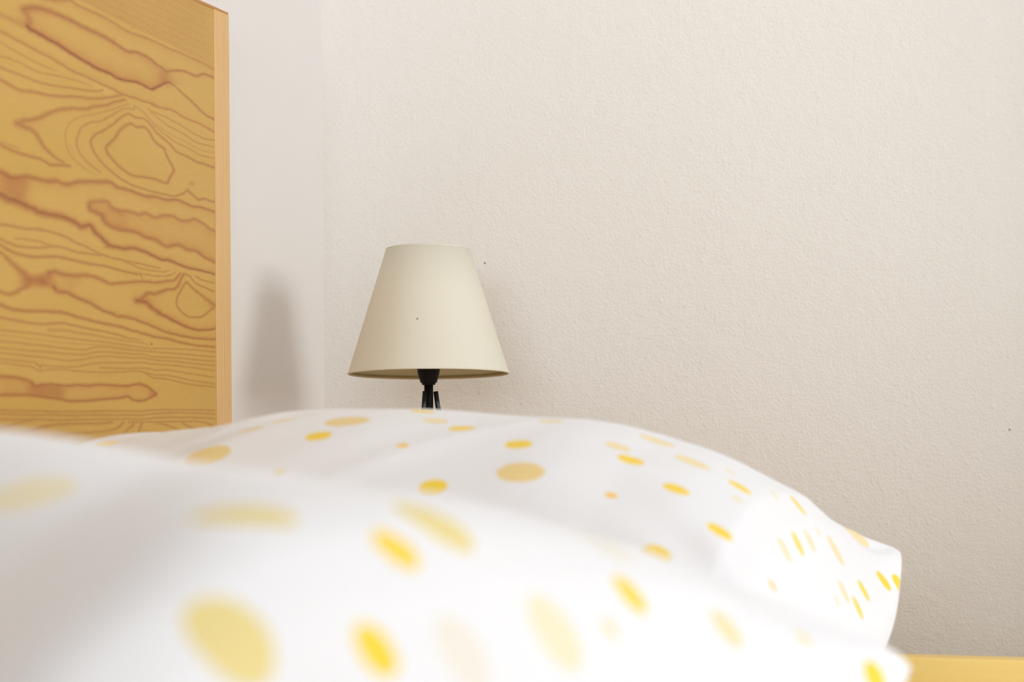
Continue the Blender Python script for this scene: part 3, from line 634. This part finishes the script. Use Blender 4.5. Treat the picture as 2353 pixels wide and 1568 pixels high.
    start = np.concatenate([[0], np.cumsum(tot)[:-1]])
    me.vertices.add(len(V)); me.vertices.foreach_set('co', V.astype(np.float32).ravel())
    me.loops.add(len(loops)); me.loops.foreach_set('vertex_index', loops.astype(np.int32))
    me.polygons.add(len(tot)); me.polygons.foreach_set('loop_start', start.astype(np.int32)); me.polygons.foreach_set('loop_total', tot.astype(np.int32))
    me.update(calc_edges=True)
    at = me.attributes.new('grain', 'FLOAT_COLOR', 'POINT'); at.data.foreach_set('color', col.ravel())
    return link_mesh('headboard', me, M_head, bed)

hb = headboard_panel()
hb['label'] = 'tall knotty pine headboard'
for a, b in ((BY1 - .037, BY1), (BY0, BY0 + .037)):
    o = box_obj('edge_lipping', (BX0, a, HB_Z0), (HB_F + .0008, b, HB_Z1 - .003), M_lip, hb, .0012, BO)
    o['label'] = 'pale vertical edge strip'
o = box_obj('top_edge', (BX0, BY0, HB_Z1 - .0036), (HB_F + .0004, BY1, HB_Z1), M_cap, hb, .001, BO)
for a, b in ((1.94, 1.968), (.352, .38)):
    o = box_obj('side_board', (HB_F + .001, a, .26), (BX1 - .03, b, .568), M_rail, bed, .002, BO)
    o['label'] = 'smooth golden yellow side board'
box_obj('footboard', (BX1 - .03, BY0, .18), (BX1, BY1, .60), M_pine_z, bed, .004, BO)
for x in (BX0, BX1 - .05):
    for y in (BY0 + .01, BY1 - .06):
        box_obj('leg', (x, y, 0), (x + .05, y + .05, .18 if x > 0 else .13), M_pine_z, bed, .003, BO)
box_obj('slat_base', (HB_F + .01, .381, .27), (BX1 - .035, 1.939, .30), M_pine_z, bed, 0, BO)

mt = empty('mattress', (0, 1.16, .301))
tag(mt, 'white covered mattress under the two dotted pillows, between the bed boards', 'mattress')
MO = (0, 1.16, .301)
box_obj('mattress_body', (HB_F + .012, .383, .301), (BX1 - .037, 1.937, .5345), M_sheet, mt, .03, MO)

# ------------------------------------------------------------------ pillows
def make_pillow(p, crest, dots, matname, label, nu, nv):
    p = dict(p); p['crest'] = crest
    T, Bt, uv = pillow_grid(p, nu, nv)
    n0 = (nu + 1) * (nv + 1)
    it = np.arange(n0).reshape(nu + 1, nv + 1)
    ib = it.copy(); inner = np.zeros_like(it, bool); inner[1:-1, 1:-1] = True
    ib[inner] = n0 + np.arange(inner.sum())
    V = np.concatenate([T.reshape(-1, 3), Bt[inner]])
    org = np.array([p['cx'], p['cy'], p['bed']])
    qt = np.stack([it[:-1, :-1], it[1:, :-1], it[1:, 1:], it[:-1, 1:]], -1).reshape(-1, 4)
    qb = np.stack([ib[:-1, :-1], ib[:-1, 1:], ib[1:, 1:], ib[1:, :-1]], -1).reshape(-1, 4)
    q = np.concatenate([qt, qb])
    UVt = uv.reshape(-1, 2)[qt.ravel()]; UVb = np.full((len(qb) * 4, 2), 9.)
    me = bpy.data.meshes.new('pillow')
    me.vertices.add(len(V)); me.vertices.foreach_set('co', (V - org).astype(np.float32).ravel())
    me.loops.add(q.size); me.loops.foreach_set('vertex_index', q.ravel().astype(np.int32))
    me.polygons.add(len(q)); me.polygons.foreach_set('loop_start', np.arange(0, q.size, 4, dtype=np.int32)); me.polygons.foreach_set('loop_total', np.full(len(q), 4, np.int32))
    me.update(calc_edges=True)
    ul = me.uv_layers.new(name='cloth'); ul.data.foreach_set('uv', np.concatenate([UVt, UVb]).astype(np.float32).ravel())
    o = link_mesh('pillow', me, pillow_material(matname, dots), None, True)
    o.location = org
    return tag(o, label, 'pillow', 'dotted pillows on the bed')
make_pillow(FAR, CREST_FAR, DOTS_FAR, 'yellow dotted cotton, far',
            'farther white pillow with crisp yellow and tan dots, directly in front of the lamp', 240, 240)
make_pillow(NEAR, CREST_NEAR, DOTS_NEAR, 'yellow dotted cotton, near',
            'nearer white pillow with large blurred yellow dots, filling the bottom of the photo', 240, 240)

# ------------------------------------------------------------------ nightstand
LX, LY, LZ = -.729, 2.12, .60
ns = empty('nightstand', (-.73, 2.155, 0)); NO = (-.73, 2.155, 0)
tag(ns, 'small pine nightstand in the corner under the table lamp', 'nightstand')
box_obj('cabinet_body', (-.925, 1.998, .14), (-.535, 2.325, .578), M_stand, ns, .002, NO)
box_obj('tabletop', (-.932, 1.99, .578), (-.528, 2.33, .60), M_stand, ns, .004, NO)
d = box_obj('drawer', (-.536, 2.012, .40), (-.52, 2.312, .56), M_stand, ns, .003, NO)
bm = bmesh.new(); lathe(bm, [(0, 0), (.006, 0), (.006, .012), (.014, .018), (.014, .026), (0, .03)], 24)
bmesh.ops.rotate(bm, verts=bm.verts, matrix=Matrix.Rotation(math.pi / 2, 3, 'Y'))
bmesh.ops.translate(bm, verts=bm.verts, vec=(-.52 - NO[0], 2.162 - NO[1], .48)); from_bm('knob', bm, M_stand, d, True)
dr = box_obj('door', (-.536, 2.012, .16), (-.52, 2.312, .39), M_stand, ns, .003, NO)
bm = bmesh.new(); lathe(bm, [(0, 0), (.006, 0), (.006, .012), (.014, .018), (.014, .026), (0, .03)], 24)
bmesh.ops.rotate(bm, verts=bm.verts, matrix=Matrix.Rotation(math.pi / 2, 3, 'Y'))
bmesh.ops.translate(bm, verts=bm.verts, vec=(-.52 - NO[0], 2.29 - NO[1], .30)); from_bm('knob', bm, M_stand, dr, True)
for x in (-.92, -.58):
    for y in (2.003, 2.28):
        box_obj('leg', (x, y, 0), (x + .04, y + .04, .142), M_stand, ns, .003, NO)

# ------------------------------------------------------------------ unseen chest added behind the camera to block rear light
CO = (-.115, -.75, 0)
ch = empty('light_blocking_chest', CO)
tag(ch, 'unseen grey brown chest added behind the camera to keep rear light off the near pillow', 'chest of drawers')
CX0, CX1, CY0, CY1, CZ = -.85, .62, -.98, -.52, 1.0
box_obj('carcass', (CX0 + .01, CY0, .08), (CX1 - .01, CY1 - .02, CZ - .03), M_chest, ch, .003, CO)
box_obj('top_board', (CX0, CY0 - .005, CZ - .03), (CX1, CY1 + .005, CZ), M_chest, ch, .004, CO)
box_obj('plinth', (CX0 + .03, CY0 + .02, 0), (CX1 - .03, CY1 - .05, .082), M_chest, ch, .002, CO)
for r_ in range(4):
    for c_ in range(2):
        x0 = CX0 + .03 + c_ * .717; z0 = .10 + r_ * .217
        dw = box_obj('drawer', (x0, CY1 - .022, z0), (x0 + .70, CY1, z0 + .205), M_chest, ch, .003, CO)
        bm = bmesh.new(); lathe(bm, [(0, 0), (.007, 0), (.007, .012), (.016, .02), (.016, .028), (0, .032)], 20)
        bmesh.ops.rotate(bm, verts=bm.verts, matrix=Matrix.Rotation(-math.pi / 2, 3, 'X'))
        bmesh.ops.translate(bm, verts=bm.verts, vec=(x0 + .35 - CO[0], CY1 - CO[1], z0 + .11)); from_bm('knob', bm, M_chest, dw, True)

# ------------------------------------------------------------------ lamp
lamp = empty('table_lamp', (LX, LY, LZ))
tag(lamp, 'table lamp with cream cone shade on a slim black tripod stem', 'lamp')
lamp.rotation_euler = (0, 0, math.radians(16.6))
Z = lambda z: z - LZ
TILT = Matrix.Rotation(-.045, 4, 'X')
PIV = Vector((0, 0, Z(.850)))
def tilt(bm):
    bmesh.ops.translate(bm, verts=bm.verts, vec=-PIV)
    bmesh.ops.transform(bm, verts=bm.verts, matrix=TILT)
    bmesh.ops.translate(bm, verts=bm.verts, vec=PIV)
zb, zt, rb, rt, th = Z(.8500), Z(.9895), .0901, .0470, .0011
bm = bmesh.new()
lathe(bm, [(rb, zb), (rb + (rt - rb) * .5, (zb + zt) / 2), (rt, zt)], 128)
lathe(bm, [(rt, zt), (rt - th, zt)], 128)
bmesh.ops.remove_doubles(bm, verts=bm.verts, dist=1e-5)
tilt(bm); sh = from_bm('lamp_shade', bm, M_shade, lamp, True)
bm = bmesh.new()
lathe(bm, [(rt - th, zt), (rb + (rt - rb) * .5 - th, (zb + zt) / 2), (rb - th, zb)], 128)
tilt(bm); from_bm('lining', bm, M_lining, sh, True)
def ring(r, z, rad, n=128, k=10):
    bm = bmesh.new()
    rows = [[bm.verts.new(((r + rad * math.cos(2 * math.pi * j / k)) * math.cos(2 * math.pi * i / n), (r + rad * math.cos(2 * math.pi * j / k)) * math.sin(2 * math.pi * i / n), z + rad * math.sin(2 * math.pi * j / k))) for j in range(k)] for i in range(n)]
    for i in range(n):
        for j in range(k):
            bm.faces.new((rows[i][j], rows[(i + 1) % n][j], rows[(i + 1) % n][(j + 1) % k], rows[i][(j + 1) % k]))
    return bm
bm = ring(rb - .0006, zb + .0002, .0012); tilt(bm); from_bm('rim_ring', bm, M_shade, sh, True)
bm = ring(rt - .0006, zt, .0010); tilt(bm); from_bm('rim_ring', bm, M_shade, sh, True)
bm = ring(rb - .0030, zb + .0016, .0012); tilt(bm); o = from_bm('wire_ring', bm, M_rim, sh, True); o['label'] = 'olive taped wire ring'
bm = bmesh.new()
for a in range(3):
    an = a * 2 * math.pi / 3 + .4
    tube(bm, [(.0135 * math.cos(an), .0135 * math.sin(an), Z(.893)), (.03 * math.cos(an), .03 * math.sin(an), Z(.905)), (.071 * math.cos(an), .071 * math.sin(an), Z(.908))], .0011, 8)
from_bm('shade_carrier', bm, M_rim, sh, True)
# bulb holder: cup, collar
bm = bmesh.new()
lathe(bm, [(0, Z(.8395)), (.0089, Z(.8395)), (.0093, Z(.8402)), (.0108, Z(.8455)), (.0121, Z(.8500)), (.0130, Z(.8555)), (.0134, Z(.8620)), (.0135, Z(.895)), (.0105, Z(.897)), (0, Z(.897))], 48)
so = from_bm('bulb_socket', bm, M_plastic, lamp, True)
bm = bmesh.new()
lathe(bm, [(0, Z(.8372)), (.0070, Z(.8372)), (.0076, Z(.8380)), (.0076, Z(.8396)), (0, Z(.8396))], 40)
from_bm('socket_collar', bm, M_plastic, so, True)
bm = bmesh.new()
lathe(bm, [(0, Z(.962)), (.012, Z(.958)), (.0225, Z(.944)), (.0225, Z(.928)), (.0145, Z(.912)), (.0125, Z(.8965)), (0, Z(.8965))], 40)
from_bm('bulb', bm, M_bulb, lamp, True)
bm = bmesh.new()
lathe(bm, [(0, Z(.742)), (.0035, Z(.743)), (.00505, Z(.748)), (.00505, Z(.8372)), (0, Z(.8372))], 40)
from_bm('stem', bm, M_black, lamp, True)
for k in range(3):
    an = math.radians((0, 240, 120)[k])
    pts = []
    for i in range(15):
        t = i / 14
        z = .8300 + (.6035 - .8300) * t
        r = .0078 + .058 * (t ** 1.25) - .0
        pts.append((r * math.cos(an), r * math.sin(an), Z(z)))
    bm = bmesh.new(); tube(bm, pts, [.0027] * 15, 20)
    lg = from_bm('leg', bm, M_black, lamp, True)
    bm = bmesh.new(); lathe(bm, [(0, 0), (.0055, 0), (.0058, .002), (.0045, .0048), (0, .0052)], 20, pts[-1][0], pts[-1][1])
    from_bm('rubber_foot', bm, M_plastic, lg, True)

# ------------------------------------------------------------------ light
def area(name, loc, rot, sx, sy, power, color):
    L = bpy.data.lights.new(name, 'AREA'); L.shape = 'RECTANGLE'; L.size = sx; L.size_y = sy; L.energy = power; L.color = color
    o = bpy.data.objects.new(name, L); COL.objects.link(o); o.location = loc; o.rotation_euler = rot
    return o
area('daylight_side_window', (XR + .20, (W1['lo'] + W1['hi']) / 2, (W1['z0'] + W1['z1']) / 2), (0, math.radians(90), 0), W1['z1'] - W1['z0'], W1['hi'] - W1['lo'], P_SIDE, (.965, .965, 1.))
area('rear_fill_light', ((W2['lo'] + W2['hi']) / 2, YF - .20, (W2['z0'] + W2['z1']) / 2), (math.radians(90), 0, 0), W2['hi'] - W2['lo'], W2['z1'] - W2['z0'], P_REAR, (.84, .90, 1.))  # frontal fill light, set at the added rear window

w = bpy.data.worlds.new('daylight sky'); scene.world = w; w.use_nodes = True
bgn = w.node_tree.nodes['Background']; bgn.inputs[0].default_value = (.72, .84, 1., 1); bgn.inputs[1].default_value = 1.5

# ------------------------------------------------------------------ camera
F_PX, YAW, ROLL = 4600., math.radians(16.6), math.radians(-.45)
cam = bpy.data.cameras.new('camera'); co = bpy.data.objects.new('camera', cam); COL.objects.link(co)
cam.sensor_fit = 'HORIZONTAL'; cam.sensor_width = 36.; cam.lens = F_PX / 2353. * 36.
cam.shift_y = (960. - 784.) / 2353.
co.matrix_world = Matrix.Translation((0, 0, .80)) @ Matrix.Rotation(YAW, 4, 'Z') @ Matrix.Rotation(math.pi / 2, 4, 'X') @ Matrix.Rotation(ROLL, 4, 'Z')
cam.clip_start = .02
cam.dof.use_dof = True; cam.dof.focus_distance = 2.2; cam.dof.aperture_fstop = cam.lens / 13.; cam.dof.aperture_blades = 9
scene.camera = co

vs = scene.view_settings
vs.view_transform = 'Standard'; vs.look = 'None'; vs.gamma = 1.; vs.use_curve_mapping = False; vs.exposure = EXPOSURE
scene.cycles.max_bounces = 8; scene.cycles.diffuse_bounces = 6
scene.cycles.use_denoising = True
scene.cycles.use_adaptive_sampling = True; scene.cycles.adaptive_threshold = .025
scene.cycles.caustics_reflective = False; scene.cycles.caustics_refractive = False
